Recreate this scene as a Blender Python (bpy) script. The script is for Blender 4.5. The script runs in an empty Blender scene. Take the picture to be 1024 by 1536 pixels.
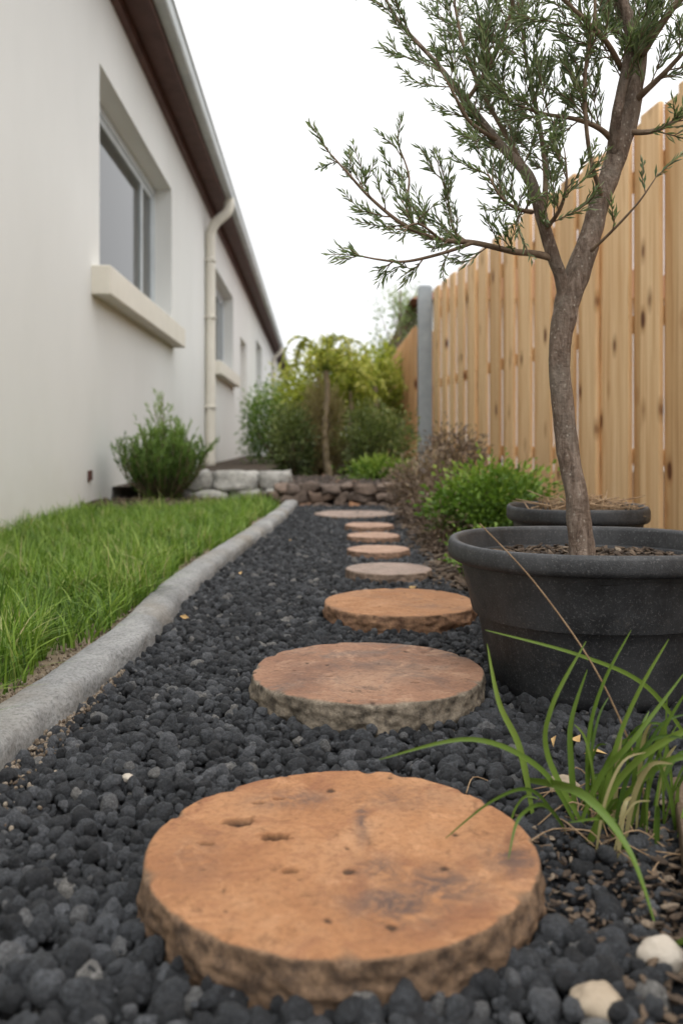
import bpy, math, random
import numpy as np
from mathutils import Vector, noise, Matrix
random.seed(7); rng=np.random.default_rng(7)
scene=bpy.context.scene
COL=scene.collection

# ---------------------------------------------------------------- helpers
def link(o,parent=None):
    COL.objects.link(o)
    if parent is not None: o.parent=parent
    return o
def empty(name,loc=(0,0,0),rz=0):
    e=bpy.data.objects.new(name,None); e.empty_display_size=.1
    e.location=loc; e.rotation_euler=(0,0,rz); return link(e)
def mk(name,V,F,mat=None,smooth=True,parent=None,attrs=None,linkit=True):
    me=bpy.data.meshes.new(name)
    if isinstance(F,np.ndarray):
        V=np.asarray(V,dtype=np.float32); m,k=F.shape
        me.vertices.add(len(V)); me.vertices.foreach_set('co',V.ravel())
        me.loops.add(m*k); me.loops.foreach_set('vertex_index',F.astype(np.int32).ravel())
        me.polygons.add(m); me.polygons.foreach_set('loop_start',np.arange(0,m*k,k,dtype=np.int32))
        me.update(calc_edges=True)
    else:
        me.from_pydata([tuple(v) for v in V],[],F)
    me.validate()
    if smooth: me.polygons.foreach_set('use_smooth',np.ones(len(me.polygons),dtype=bool))
    if attrs:
        for an,(tp,arr) in attrs.items():
            a=me.attributes.new(an,tp,'POINT')
            arr=np.asarray(arr,dtype=np.float32)
            a.data.foreach_set('value' if tp=='FLOAT' else 'color',arr.ravel())
    if mat: me.materials.append(mat)
    me.update()
    o=bpy.data.objects.new(name,me)
    if linkit: link(o,parent)
    return o
class Geo:
    def __init__(s): s.V=[];s.F=[];s.A=[]
    def add(s,V,F,a=0.):
        n=len(s.V); s.V+= [tuple(v) for v in V]; s.F+=[tuple(i+n for i in f) for f in F]; s.A+=[a]*len(V)
    def box(s,x0,x1,y0,y1,z0,z1,a=0.):
        V=[(x0,y0,z0),(x1,y0,z0),(x1,y1,z0),(x0,y1,z0),(x0,y0,z1),(x1,y0,z1),(x1,y1,z1),(x0,y1,z1)]
        s.add(V,[(0,3,2,1),(4,5,6,7),(0,1,5,4),(1,2,6,5),(2,3,7,6),(3,0,4,7)],a)
    def tube(s,pts,rad,n=8,a=0.,caps=True,lump=0.,seed=0):
        pts=[Vector(p) for p in pts]; V=[];F=[]
        up=Vector((.13,.91,.2)); 
        for i,p in enumerate(pts):
            t=(pts[min(i+1,len(pts)-1)]-pts[max(i-1,0)])
            if t.length<1e-9: t=Vector((0,0,1))
            t.normalize()
            u=(up-t*up.dot(t))
            if u.length<1e-4: u=Vector((1,0,0))-t*t.x
            u.normalize(); up=u; w=t.cross(u)
            for k in range(n):
                an=2*math.pi*k/n; d=u*math.cos(an)+w*math.sin(an)
                r=rad[i]
                if lump: r*=1+lump*.5*noise.noise((p+d*r)*45+Vector((seed,0,0)))+lump*noise.noise(p*13+d*.8+Vector((0,seed,0)))
                V.append(p+d*r)
        for i in range(len(pts)-1):
            for k in range(n):
                F.append((i*n+k,i*n+(k+1)%n,(i+1)*n+(k+1)%n,(i+1)*n+k))
        if caps:
            F.append(tuple(range(n))[::-1]); F.append(tuple((len(pts)-1)*n+k for k in range(n)))
        s.add(V,F,a)
    def obj(s,name,mat,smooth=False,parent=None,bevel=0,linkit=True):
        o=mk(name,s.V,s.F,mat,smooth,parent,{'var':('FLOAT',s.A)},linkit)
        if bevel:
            b=o.modifiers.new('b','BEVEL'); b.width=bevel; b.segments=2; b.limit_method='ANGLE'
        return o
def spline(pts,res=6):
    P=[np.array(p,float) for p in pts]; out=[]
    for i in range(len(P)-1):
        p0=P[max(i-1,0)];p1=P[i];p2=P[i+1];p3=P[min(i+2,len(P)-1)]
        for k in range(res):
            t=k/res
            out.append(.5*((2*p1)+(-p0+p2)*t+(2*p0-5*p1+4*p2-p3)*t*t+(-p0+3*p1-3*p2+p3)*t**3))
    out.append(P[-1]); return np.array(out)

# ---------------------------------------------------------------- materials
def newmat(name,rough=.85,spec=.3):
    m=bpy.data.materials.new(name); m.use_nodes=True; nt=m.node_tree
    b=nt.nodes['Principled BSDF']; b.inputs['Roughness'].default_value=rough
    b.inputs['Specular IOR Level'].default_value=spec
    return m,nt,b
def ramp(nt,src,stops,interp='LINEAR'):
    r=nt.nodes.new('ShaderNodeValToRGB'); cr=r.color_ramp; cr.interpolation=interp
    while len(cr.elements)<len(stops): cr.elements.new(.5)
    for e,(p,c) in zip(cr.elements,stops):
        e.position=p; e.color=(c if len(c)==4 else (*c,1)) if hasattr(c,'__len__') else (c,c,c,1)
    nt.links.new(src,r.inputs[0]); return r.outputs[0]
def objco(nt): return nt.nodes.new('ShaderNodeTexCoord').outputs['Object']
def mapping(nt,src,scale=(1,1,1),loc=(0,0,0)):
    m=nt.nodes.new('ShaderNodeMapping'); m.inputs['Scale'].default_value=scale; m.inputs['Location'].default_value=loc
    nt.links.new(src,m.inputs[0]); return m.outputs[0]
def noi(nt,src,scale,detail=4,rough=.55,out='Fac',dist=0):
    n=nt.nodes.new('ShaderNodeTexNoise'); n.inputs['Scale'].default_value=scale; n.inputs['Detail'].default_value=detail
    n.inputs['Roughness'].default_value=rough; n.inputs['Distortion'].default_value=dist
    nt.links.new(src,n.inputs['Vector']); return n.outputs[out]
def voro(nt,src,scale,feature='F1',out='Distance'):
    n=nt.nodes.new('ShaderNodeTexVoronoi'); n.feature=feature; n.inputs['Scale'].default_value=scale
    nt.links.new(src,n.inputs['Vector']); return n.outputs[out]
def mix(nt,fac,a,b,mode='MIX'):
    m=nt.nodes.new('ShaderNodeMix'); m.data_type='RGBA'; m.blend_type=mode
    for idx,v in ((0,fac),(6,a),(7,b)):
        if isinstance(v,bpy.types.NodeSocket): nt.links.new(v,m.inputs[idx])
        elif idx==0: m.inputs[0].default_value=v
        else: m.inputs[idx].default_value=(*v,1) if len(v)==3 else v
    return m.outputs[2]
def math_(nt,op,a,b=None):
    m=nt.nodes.new('ShaderNodeMath'); m.operation=op
    for i,v in enumerate((a,b)):
        if v is None: continue
        if isinstance(v,bpy.types.NodeSocket): nt.links.new(v,m.inputs[i])
        else: m.inputs[i].default_value=v
    return m.outputs[0]
def bump(nt,b,h,strength=.5,dist=.01):
    n=nt.nodes.new('ShaderNodeBump'); n.inputs['Strength'].default_value=strength; n.inputs['Distance'].default_value=dist
    nt.links.new(h,n.inputs['Height']); nt.links.new(n.outputs[0],b.inputs['Normal'])
def col(nt,b,s): nt.links.new(s,b.inputs['Base Color'])
def attr(nt,name,out='Fac'):
    a=nt.nodes.new('ShaderNodeAttribute'); a.attribute_name=name; return a.outputs[out]
def m_noise(name,c1,c2,scale,rough=.9,bs=.4,bd=.005,bscale=None,spec=.25):
    m,nt,b=newmat(name,rough,spec); co=objco(nt)
    col(nt,b,ramp(nt,noi(nt,co,scale,5,.65),[(.3,c1),(.7,c2)]))
    bump(nt,b,noi(nt,co,bscale or scale*4,4,.7),bs,bd); return m
def m_leaf(name,stops,trans=.25,rough=.5):
    m,nt,b=newmat(name,rough,.35)
    c=ramp(nt,attr(nt,'var'),stops); col(nt,b,c)
    t=nt.nodes.new('ShaderNodeBsdfTranslucent'); nt.links.new(mix(nt,.6,c,(.8,1.,.3),'MULTIPLY'),t.inputs[0])
    ms=nt.nodes.new('ShaderNodeMixShader'); ms.inputs[0].default_value=trans
    nt.links.new(b.outputs[0],ms.inputs[1]); nt.links.new(t.outputs[0],ms.inputs[2])
    nt.links.new(ms.outputs[0],nt.nodes['Material Output'].inputs[0]); return m
def m_gravel(name,stops,bs=.9,rough=.8):
    m,nt,b=newmat(name,rough,.45); co=objco(nt)
    oi=nt.nodes.new('ShaderNodeObjectInfo')
    base=ramp(nt,oi.outputs['Random'],stops)
    n=noi(nt,co,3.2,5,.8)
    c=mix(nt,1.0,base,ramp(nt,n,[(.32,.40),(.5,.95),(.68,1.8)]),'MULTIPLY'); col(nt,b,c)
    bump(nt,b,noi(nt,co,6,4,.78),bs,.13); return m
M_gravel=m_gravel('black_lava_gravel',[(0,(.025,.027,.031)),(.45,(.050,.054,.061)),(.8,(.082,.088,.098)),(.94,(.13,.137,.15)),(.975,(.17,.17,.17)),(1,(.26,.25,.235))],.7,.66)
M_mulch=m_gravel('brown_mulch',[(0,(.05,.035,.025)),(.5,(.11,.075,.05)),(.85,(.17,.12,.08)),(1,(.28,.22,.16))],.5)
M_rub=m_gravel('brown_rubble',[(0,(.05,.04,.034)),(.5,(.09,.07,.058)),(.88,(.13,.10,.085)),(1,(.34,.2,.12))],.5)
M_grit=m_gravel('sand_grit',[(0,(.14,.1,.07)),(.5,(.24,.185,.13)),(1,(.38,.32,.25))],.5)
M_white=m_noise('pale_rock',(.36,.31,.25),(.56,.51,.44),16,.8,.5,.003)
M_beige=m_noise('beige_rock',(.28,.22,.16),(.48,.40,.3),16,.8,.5,.003)
M_soil=m_noise('soil',(.03,.023,.017),(.085,.062,.044),12,.95,.9,.012,70)
M_graves=m_noise('gravel_bed',(.010,.010,.012),(.03,.032,.036),60,.95,1,.006,120)
M_sand=m_noise('sandy_soil',(.19,.14,.095),(.33,.265,.19),25,.95,.8,.004,250)
m,nt,b=newmat('black_plastic',.5,.4); co=objco(nt)
sp=ramp(nt,noi(nt,co,260,3,.8),[(.56,0.),(.68,1.)]); ds=ramp(nt,noi(nt,mapping(nt,co,(1,1,.6)),9,5,.75),[(.38,0.),(.7,1.)])
c=mix(nt,ds,(.019,.020,.022),(.056,.058,.062)); c=mix(nt,math_(nt,'MULTIPLY',sp,.55),c,(.16,.16,.16)); 
c=mix(nt,ramp(nt,noi(nt,co,33,5,.8),[(.62,0.),(.75,.4)]),c,(.16,.14,.12)); col(nt,b,c)
nt.links.new(ramp(nt,noi(nt,co,20,4,.7),[(.3,.38),(.7,.7)]),b.inputs['Roughness'])
bump(nt,b,noi(nt,co,420,3,.7),.45,.0016); M_pot=m

m,nt,b=newmat('grey_concrete',.85,.3); co=objco(nt)
c=ramp(nt,noi(nt,co,7,6,.7),[(.25,(.20,.20,.20)),(.5,(.33,.33,.325)),(.75,(.48,.48,.47))])
c=mix(nt,ramp(nt,noi(nt,co,160,3,.8),[(.45,0.),(.7,.8)]),c,(.12,.12,.12))
c=mix(nt,ramp(nt,noi(nt,co,3,4,.6),[(.5,0.),(.7,.6)]),c,(.26,.215,.155)); col(nt,b,c)
bump(nt,b,math_(nt,'ADD',noi(nt,co,90,6,.75),noi(nt,co,14,4,.6)),.9,.007); M_conc=m

m,nt,b=newmat('painted_render',.9,.2); co=objco(nt)
c=ramp(nt,noi(nt,mapping(nt,co,(1,.5,.25)),1.3,6,.6),[(.3,(.72,.72,.69)),(.7,(.81,.81,.785))])
sz=nt.nodes.new('ShaderNodeSeparateXYZ'); nt.links.new(co,sz.inputs[0])
low=math_(nt,'MULTIPLY',ramp(nt,math_(nt,'ADD',sz.outputs[2],math_(nt,'MULTIPLY',noi(nt,co,3,5,.7),.5)),[(.25,1.),(.6,0.)]),.22)
c=mix(nt,low,c,(.52,.48,.40)); col(nt,b,c)
bump(nt,b,noi(nt,co,130,4,.7),.3,.004); M_wall=m
M_trim=m_noise('cream_trim',(.70,.66,.57),(.78,.74,.65),4,.7,.15,.002)
M_fascia=m_noise('brown_fascia',(.085,.042,.034),(.14,.07,.058),5,.6,.2,.002)
M_gutter=m_noise('grey_gutter',(.42,.45,.45),(.55,.58,.57),3,.45,.1,.002)
M_roof=m_noise('roof_tile',(.18,.07,.045),(.3,.13,.08),6,.8,.5,.01)
M_alu=m_noise('window_aluminium',(.50,.54,.56),(.6,.64,.66),5,.4,.05,.001,spec=.5)
M_steel=m_noise('galvanised_steel',(.24,.27,.29),(.33,.36,.38),9,.5,.15,.001,spec=.5)
M_curt=m_noise('curtain',(.30,.30,.29),(.42,.42,.40),3,.9,.1,.002)
m,nt,b=newmat('window_glass',.05,.5)
g=nt.nodes.new('ShaderNodeBsdfGlossy'); g.inputs['Roughness'].default_value=.04; t=nt.nodes.new('ShaderNodeBsdfTransparent'); t.inputs[0].default_value=(.7,.74,.74,1)
fr=nt.nodes.new('ShaderNodeFresnel'); fr.inputs[0].default_value=1.5
ms=nt.nodes.new('ShaderNodeMixShader'); nt.links.new(math_(nt,'ADD',fr.outputs[0],.06),ms.inputs[0]); nt.links.new(t.outputs[0],ms.inputs[1]); nt.links.new(g.outputs[0],ms.inputs[2])
nt.links.new(ms.outputs[0],nt.nodes['Material Output'].inputs[0]); M_glass=m

def m_wood(name,ca,cb,cc,knot=(.13,.05,.022)):
    m,nt,b=newmat(name,.7,.25); co=objco(nt); v=attr(nt,'var')
    off=nt.nodes.new('ShaderNodeCombineXYZ'); nt.links.new(math_(nt,'MULTIPLY',v,13.7),off.inputs[0]); nt.links.new(math_(nt,'MULTIPLY',v,29.3),off.inputs[2])
    ad=nt.nodes.new('ShaderNodeVectorMath'); ad.operation='ADD'; nt.links.new(co,ad.inputs[0]); nt.links.new(off.outputs[0],ad.inputs[1])
    p=ad.outputs[0]
    kd=voro(nt,mapping(nt,p,(6.,.2,3.2)),1.)
    wob=math_(nt,'ADD',kd,math_(nt,'MULTIPLY',noi(nt,mapping(nt,p,(30,30,14)),1.,3,.6),.06))
    ks=ramp(nt,wob,[(.12,1.),(.17,0.)]); ring=ramp(nt,wob,[(.13,.8),(.27,0.)])
    grain=noi(nt,mapping(nt,p,(60,60,1.4)),1.,5,.6,dist=.8)
    wide=noi(nt,mapping(nt,p,(18,18,.8)),1.,3,.55,dist=1.6)
    c=ramp(nt,grain,[(.3,ca),(.52,cb),(.72,cc)])
    c=mix(nt,ramp(nt,wide,[(.50,0.),(.66,.55)]),c,tuple(x*k for x,k in zip(ca,(.88,.76,.62))))
    tint=ramp(nt,v,[(0,(.80,.74,.66)),(.5,(1,1,1)),(1,(1.10,1.10,1.10))])
    c=mix(nt,1.,c,tint,'MULTIPLY')
    c=mix(nt,ring,c,tuple(x*k for x,k in zip(ca,(.62,.5,.4)))); c=mix(nt,ks,c,knot)
    col(nt,b,c); bump(nt,b,grain,.35,.003); return m
M_fence=m_wood('pine_palings',(.62,.385,.19),(.76,.52,.285),(.84,.62,.38))
M_fence2=m_wood('orange_palings',(.50,.27,.12),(.60,.35,.17),(.66,.42,.22))
M_edge=m_wood('weathered_timber',(.10,.07,.05),(.18,.135,.095),(.26,.2,.145))

m,nt,b=newmat('bark',.9,.2); co=objco(nt)
n1=noi(nt,mapping(nt,co,(80,80,22)),1.,6,.75,dist=.8)
c=ramp(nt,n1,[(.30,(.075,.052,.040)),(.5,(.21,.155,.12)),(.68,(.38,.305,.25))])
c=mix(nt,ramp(nt,noi(nt,co,18,4,.6),[(.45,0.),(.65,.6)]),c,(.27,.23,.19))
c=mix(nt,ramp(nt,voro(nt,mapping(nt,co,(1,1,.8)),110),[(.12,.8),(.22,0.)]),c,(.42,.37,.31)); col(nt,b,c)
bump(nt,b,math_(nt,'ADD',n1,math_(nt,'MULTIPLY',noi(nt,co,55,5,.7),1.)),1.,.007); M_bark=m
M_twig=m_noise('twig_bark',(.12,.08,.055),(.26,.19,.13),60,.85,.3,.001)
M_palmb=m_noise('palm_bark',(.2,.155,.10),(.36,.29,.2),20,.9,.6,.01)

def m_slab(name,tops,side1,side2,stain):
    m,nt,b=newmat(name,.78,.3); co=objco(nt)
    big=noi(nt,co,6,7,.65,dist=.6); fine=noi(nt,co,150,4,.7)
    c=ramp(nt,big,tops)
    c=mix(nt,ramp(nt,noi(nt,mapping(nt,co,(1,1,1),(3,1,2)),10,6,.72,dist=1.),[(.50,0.),(.64,.85)]),c,stain)
    c=mix(nt,ramp(nt,noi(nt,mapping(nt,co,(1,1,1),(7,4,1)),16,7,.75,dist=.6),[(.54,0.),(.66,.55)]),c,tuple(min(1,x*1.3) for x in tops[2][1]))
    c=mix(nt,ramp(nt,noi(nt,mapping(nt,co,(1,1,1),(1,9,4)),24,7,.8,dist=.4),[(.57,0.),(.66,.65)]),c,tuple(x*.38 for x in tops[0][1]))
    c=mix(nt,ramp(nt,fine,[(.3,.4),(.55,0.)]),c,tuple(x*.45 for x in tops[0][1]))
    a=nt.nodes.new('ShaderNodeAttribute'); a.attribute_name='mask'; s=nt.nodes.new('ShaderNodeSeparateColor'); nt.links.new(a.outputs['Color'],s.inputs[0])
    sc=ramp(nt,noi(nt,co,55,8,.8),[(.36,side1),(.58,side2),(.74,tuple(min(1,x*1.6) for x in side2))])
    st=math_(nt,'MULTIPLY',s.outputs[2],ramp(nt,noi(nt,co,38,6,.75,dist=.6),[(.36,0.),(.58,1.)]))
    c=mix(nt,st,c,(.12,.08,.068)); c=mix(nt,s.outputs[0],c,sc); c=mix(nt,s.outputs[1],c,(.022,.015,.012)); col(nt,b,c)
    bump(nt,b,math_(nt,'ADD',noi(nt,co,60,8,.8),math_(nt,'MULTIPLY',fine,.6)),.9,.004); return m

# ---------------------------------------------------------------- world, sun, camera
H=.41
w=bpy.data.worlds.new("World"); scene.world=w; w.use_nodes=True; nt=w.node_tree
bg=nt.nodes['Background']; sky=nt.nodes.new('ShaderNodeTexSky'); sky.sky_type='NISHITA'; sky.sun_disc=False
SE,SA=math.radians(58),math.radians(170)
sky.sun_elevation=SE; sky.sun_rotation=SA
tc=nt.nodes.new('ShaderNodeTexCoord'); sx=nt.nodes.new('ShaderNodeSeparateXYZ'); nt.links.new(tc.outputs['Generated'],sx.inputs[0])
grad=ramp(nt,sx.outputs[2],[(0.,(10.3,10.3,10.3)),(.35,(11.6,11.6,11.6)),(1.,(23,23,23))])
cl=ramp(nt,noi(nt,tc.outputs['Generated'],2.2,4,.55),[(.3,(.93,.935,.945)),(.7,(1.04,1.04,1.04))])
cloud=mix(nt,1.,grad,cl,'MULTIPLY')
nt.links.new(mix(nt,.94,sky.outputs[0],cloud),bg.inputs[0]); bg.inputs[1].default_value=.115
sl=bpy.data.lights.new('sun','SUN'); sl.energy=1.5; sl.angle=math.radians(25); sl.color=(1,.97,.92)
so=bpy.data.objects.new('sun',sl); link(so)
dirv=Vector((math.sin(SA)*math.cos(SE),math.cos(SA)*math.cos(SE),math.sin(SE)))
so.rotation_euler=dirv.to_track_quat('Z','Y').to_euler(); so.location=dirv*20
cd=bpy.data.cameras.new('camera'); cam=bpy.data.objects.new('camera',cd); link(cam); scene.camera=cam
cam.location=(0,0,H); cam.rotation_euler=(math.radians(90),0,0)
cd.sensor_fit='VERTICAL'; cd.sensor_height=36; cd.lens=30.3; cd.shift_y=-.0703
cd.clip_start=.02; cd.clip_end=3000
cd.dof.use_dof=True; cd.dof.focus_distance=1.25; cd.dof.aperture_fstop=4.8
scene.view_settings.view_transform='Standard'; scene.view_settings.look='None'; scene.view_settings.exposure=0

# ---------------------------------------------------------------- ground
def sheet(name,poly,z,mat):
    return mk(name,[(x,y,z) for x,y in poly],[tuple(range(len(poly)))],mat,False)
sheet('ground',[(-600,-600),(600,-600),(600,900),(-600,900)],-.03,M_soil)
CURB=spline([(-.45,-.6),(-.425,.2),(-.42,.7),(-.413,1.04),(-.384,1.45),(-.374,1.77),(-.387,2.36),(-.35,3.1),(-.317,3.66),(-.275,4.73),(-.268,5.25)],8)
def curb_x(y): return float(np.interp(y,CURB[:,1],CURB[:,0]))
ysC=np.linspace(-.6,5.25,60)
sheet('gravel_path',[(curb_x(y)-.03,y) for y in ysC]+[(.36,5.25),(.36,1.9),(.8,1.85),(.8,1.1),(.42,1.05),(.42,-.6)],-.012,M_graves)
def wall_x(y): return -1.33-.0325*y
sheet('lawn_soil',[(wall_x(-.6),-.6)]+[(curb_x(y)-.05,y) for y in ysC]+[(wall_x(5.6),5.25)],.012,M_sand)
sheet('garden_soil',[(.30,1.8),(1.6,1.8),(.95,8),(.3,5.3)],.0,M_soil)
sheet('garden_soil',[(.38,-.6),(1.8,-.6),(1.55,1.8),(.78,1.8),(.78,1.1),(.38,1.04)],.005,M_soil)

# ---------------------------------------------------------------- scattered stones
def pebble_meshes(cname,n,mat,ani=(1,.82,.66),sub=3,rough=.22,seed=0):
    c=bpy.data.collections.new(cname)
    import bmesh
    for i in range(n):
        bm=bmesh.new(); bmesh.ops.create_icosphere(bm,subdivisions=sub,radius=1)
        of=Vector((i*7.3+seed,i*3.1,1.7))
        sc=[a*random.uniform(.82,1.16) for a in ani]
        for v in bm.verts:
            p=v.co.copy()
            q=1+rough*1.4*noise.noise(p*1.1+of)+rough*.6*noise.noise(p*2.6+of)+rough*.35*noise.noise(p*6+of)
            v.co=Vector((p.x*sc[0],p.y*sc[1],p.z*sc[2]))*q
        me=bpy.data.meshes.new(f'{cname}_{i}'); bm.to_mesh(me); bm.free()
        me.polygons.foreach_set('use_smooth',np.ones(len(me.polygons),dtype=bool)); me.materials.append(mat)
        o=bpy.data.objects.new(f'{cname}_{i}',me); c.objects.link(o)
    return c
def scatter(name,pts,scl,coll,seed=0,flat=False):
    me=bpy.data.meshes.new(name); me.vertices.add(len(pts)); me.vertices.foreach_set('co',np.asarray(pts,dtype=np.float32).ravel())
    a=me.attributes.new('scl','FLOAT','POINT'); a.data.foreach_set('value',np.asarray(scl,dtype=np.float32)); me.update()
    o=bpy.data.objects.new(name,me); link(o)
    ng=bpy.data.node_groups.new(name,'GeometryNodeTree')
    ng.interface.new_socket('Geometry',in_out='INPUT',socket_type='NodeSocketGeometry'); ng.interface.new_socket('Geometry',in_out='OUTPUT',socket_type='NodeSocketGeometry')
    N=ng.nodes; gi=N.new('NodeGroupInput'); go=N.new('NodeGroupOutput'); ip=N.new('GeometryNodeInstanceOnPoints'); ci=N.new('GeometryNodeCollectionInfo')
    ci.inputs['Collection'].default_value=coll; ci.inputs['Separate Children'].default_value=True; ci.inputs['Reset Children'].default_value=True
    rv=N.new('FunctionNodeRandomValue'); rv.data_type='FLOAT_VECTOR'; k=.5 if flat else 6.283
    rv.inputs[0].default_value=(-k if flat else 0,-k if flat else 0,0); rv.inputs[1].default_value=(k,k,6.283); rv.inputs['Seed'].default_value=seed
    na=N.new('GeometryNodeInputNamedAttribute'); na.data_type='FLOAT'; na.inputs['Name'].default_value='scl'
    ip.inputs['Pick Instance'].default_value=True
    L=ng.links; L.new(gi.outputs[0],ip.inputs['Points']); L.new(ci.outputs[0],ip.inputs['Instance']); L.new(rv.outputs[0],ip.inputs['Rotation']); L.new(na.outputs[0],ip.inputs['Scale']); L.new(ip.outputs[0],go.inputs[0])
    md=o.modifiers.new('scatter','NODES'); md.node_group=ng
    return o
def jgrid(x0,x1,y0,y1,s,j=.45):
    xs=np.arange(x0,x1,s); ys=np.arange(y0,y1,s*.866); X,Y=np.meshgrid(xs,ys); X=X+(np.arange(len(ys))%2)[:,None]*s/2
    X=X.ravel()+rng.uniform(-j,j,X.size)*s; Y=Y.ravel()+rng.uniform(-j,j,Y.size)*s; return X,Y
SLABS=[(.0,.79,.179),(.042,1.385,.188),(.134,1.98,.176),(.14,2.56,.13),(.128,3.02,.112),(.128,3.46,.11),(.125,3.88,.112)]
POT=(.4186,1.45)
def keep(X,Y,m=0.):
    k=np.ones(len(X),bool)
    for cx,cy,r in SLABS: k&=np.hypot(X-cx,Y-cy)>r-.004+m
    k&=np.hypot(X-POT[0],Y-POT[1])>.158+m
    return k
xr=lambda Y: np.where(Y<.98,.22+.32*np.clip(Y-.55,0,1),np.where(Y<1.85,.76,np.where(Y<2.3,.40,.30)))+.02*np.sin(Y*9)
C_g=pebble_meshes('lava_pebble',14,M_gravel,rough=.21,ani=(1,.85,.72))
pp=[];ss=[]
for lay,(s,z0,z1,r0,r1) in enumerate([(.0195,-.006,.002,.0080,.0160),(.0255,.002,.010,.0055,.0125)]):
    X,Y=jgrid(-.5,.8,.2,5.25,s); cx=np.interp(Y,CURB[:,1],CURB[:,0])
    k=keep(X,Y,0 if lay==0 else .006)&(X>cx-.0)&(X<xr(Y)); 
    bare=np.hypot((X-.235)/.075,(Y-.80)/.09)<1
    k&=~(bare&(rng.random(len(X))<.7))
    X,Y=X[k],Y[k]; n=len(X)
    r=r0+(r1-r0)*rng.random(n)**1.5; big=rng.random(n)<.10; r[big]*=1.3
    r*=np.where(Y<.75,1.15,1.)
    pp.append(np.c_[X,Y,rng.uniform(z0,z1,n)]); ss.append(r)
scatter('gravel',np.vstack(pp),np.concatenate(ss),C_g)
X,Y=jgrid(-.45,.4,.45,2.2,.0105); cx=np.interp(Y,CURB[:,1],CURB[:,0]); k=keep(X,Y)&(X>cx)&(X<xr(Y)); X,Y=X[k],Y[k]
scatter('gravel',np.c_[X,Y,rng.uniform(-.006,.006,len(X))],rng.uniform(.002,.005,len(X)),C_g,3)
C_m=pebble_meshes('mulch_chip',7,M_mulch,(1.3,.6,.3),2,.3,5)
X,Y=jgrid(.26,1.3,1.85,5.3,.021); k=keep(X,Y)&(X>xr(Y)-.04)&(X<1.6-.1*Y); X,Y=X[k],Y[k]
P1=np.c_[X,Y,rng.uniform(0,.012,len(X))]
X,Y=jgrid(.2,.8,.45,1.12,.012); k=keep(X,Y)&(X>xr(Y)-.03); X,Y=X[k],Y[k]
P2=np.c_[X,Y,rng.uniform(0.,.012,len(X))]
X,Y=jgrid(.14,.34,.68,.95,.009); k=keep(X,Y)&(np.hypot((X-.24)/.1,(Y-.82)/.13)<1); X,Y=X[k],Y[k]
P3=np.c_[X,Y,rng.uniform(-.006,.008,len(X))]
a=rng.uniform(0,6.283,900); r=.2*np.sqrt(rng.random(900)); P4=np.c_[POT[0]+np.cos(a)*r,POT[1]+np.sin(a)*r,rng.uniform(.200,.211,900)]
scatter('mulch',np.vstack([P1,P2,P3,P4]),np.concatenate([rng.uniform(.006,.018,len(P1)),rng.uniform(.002,.007,len(P2)),rng.uniform(.002,.005,len(P3)),rng.uniform(.003,.009,900)]),C_m,2,True)
C_s=pebble_meshes('grit',5,M_grit,(1,.8,.6),2,.3,9)
Y=rng.uniform(.5,1.5,1800); X=np.interp(Y,CURB[:,1],CURB[:,0])+np.abs(rng.normal(0,.022,1800))*np.clip(1.5-Y,.1,1)*2
Y2=rng.uniform(.6,3.,2600); X2=np.interp(Y2,CURB[:,1],CURB[:,0])-.085-np.abs(rng.normal(0,.03,2600))
scatter('sand_grit',np.vstack([np.c_[X,Y,rng.uniform(0.,.011,1800)],np.c_[X2,Y2,rng.uniform(.012,.02,2600)]]),rng.uniform(.0010,.004,4400),C_s,4)

# ---------------------------------------------------------------- concrete kerb
def kerb():
    prof=[(0,-.03),(.0005,.02),(-.003,.033),(-.010,.041),(-.022,.0445),(-.042,.0455),(-.062,.044),(-.075,.040),(-.083,.032),(-.086,.018),(-.087,-.03)]
    V=[];F=[];C=spline([tuple(c) for c in CURB],3); n=len(prof)
    for i,c in enumerate(C):
        t=C[min(i+1,len(C)-1)]-C[max(i-1,0)]; t/=np.linalg.norm(t); nx=np.array([t[1],-t[0]])
        for k,(a,z) in enumerate(prof):
            p=Vector((c[0]+nx[0]*a,c[1]+nx[1]*a,z))
            d=.018*noise.noise(p*5)+.010*noise.noise(p*20)+.004*noise.noise(p*80)
            V.append((p.x+nx[0]*d,p.y,p.z+(d*.5 if z>0 else 0)))
    for i in range(len(C)-1):
        for k in range(n-1): F.append((i*n+k,(i+1)*n+k,(i+1)*n+k+1,i*n+k+1))
    F.append(tuple(range(n))[::-1]);F.append(tuple((len(C)-1)*n+k for k in range(n)))
    mk('concrete_kerb',V,F,M_conc)
kerb()

# ---------------------------------------------------------------- stepping stones
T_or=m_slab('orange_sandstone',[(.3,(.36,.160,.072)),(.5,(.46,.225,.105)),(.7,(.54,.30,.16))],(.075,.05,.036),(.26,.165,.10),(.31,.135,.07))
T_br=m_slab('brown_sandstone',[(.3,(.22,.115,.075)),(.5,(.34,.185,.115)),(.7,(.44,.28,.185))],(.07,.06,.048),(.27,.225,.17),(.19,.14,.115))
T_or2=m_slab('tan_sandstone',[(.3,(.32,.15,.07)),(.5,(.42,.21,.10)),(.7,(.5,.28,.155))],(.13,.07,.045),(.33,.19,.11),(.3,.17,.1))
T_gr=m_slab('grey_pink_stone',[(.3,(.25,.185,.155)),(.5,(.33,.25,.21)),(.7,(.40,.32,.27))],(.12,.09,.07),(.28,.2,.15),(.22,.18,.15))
T_pk=m_slab('pinkish_stone',[(.3,(.34,.215,.155)),(.5,(.42,.275,.2)),(.7,(.5,.35,.27))],(.14,.09,.06),(.32,.2,.14),(.3,.2,.15))
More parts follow.
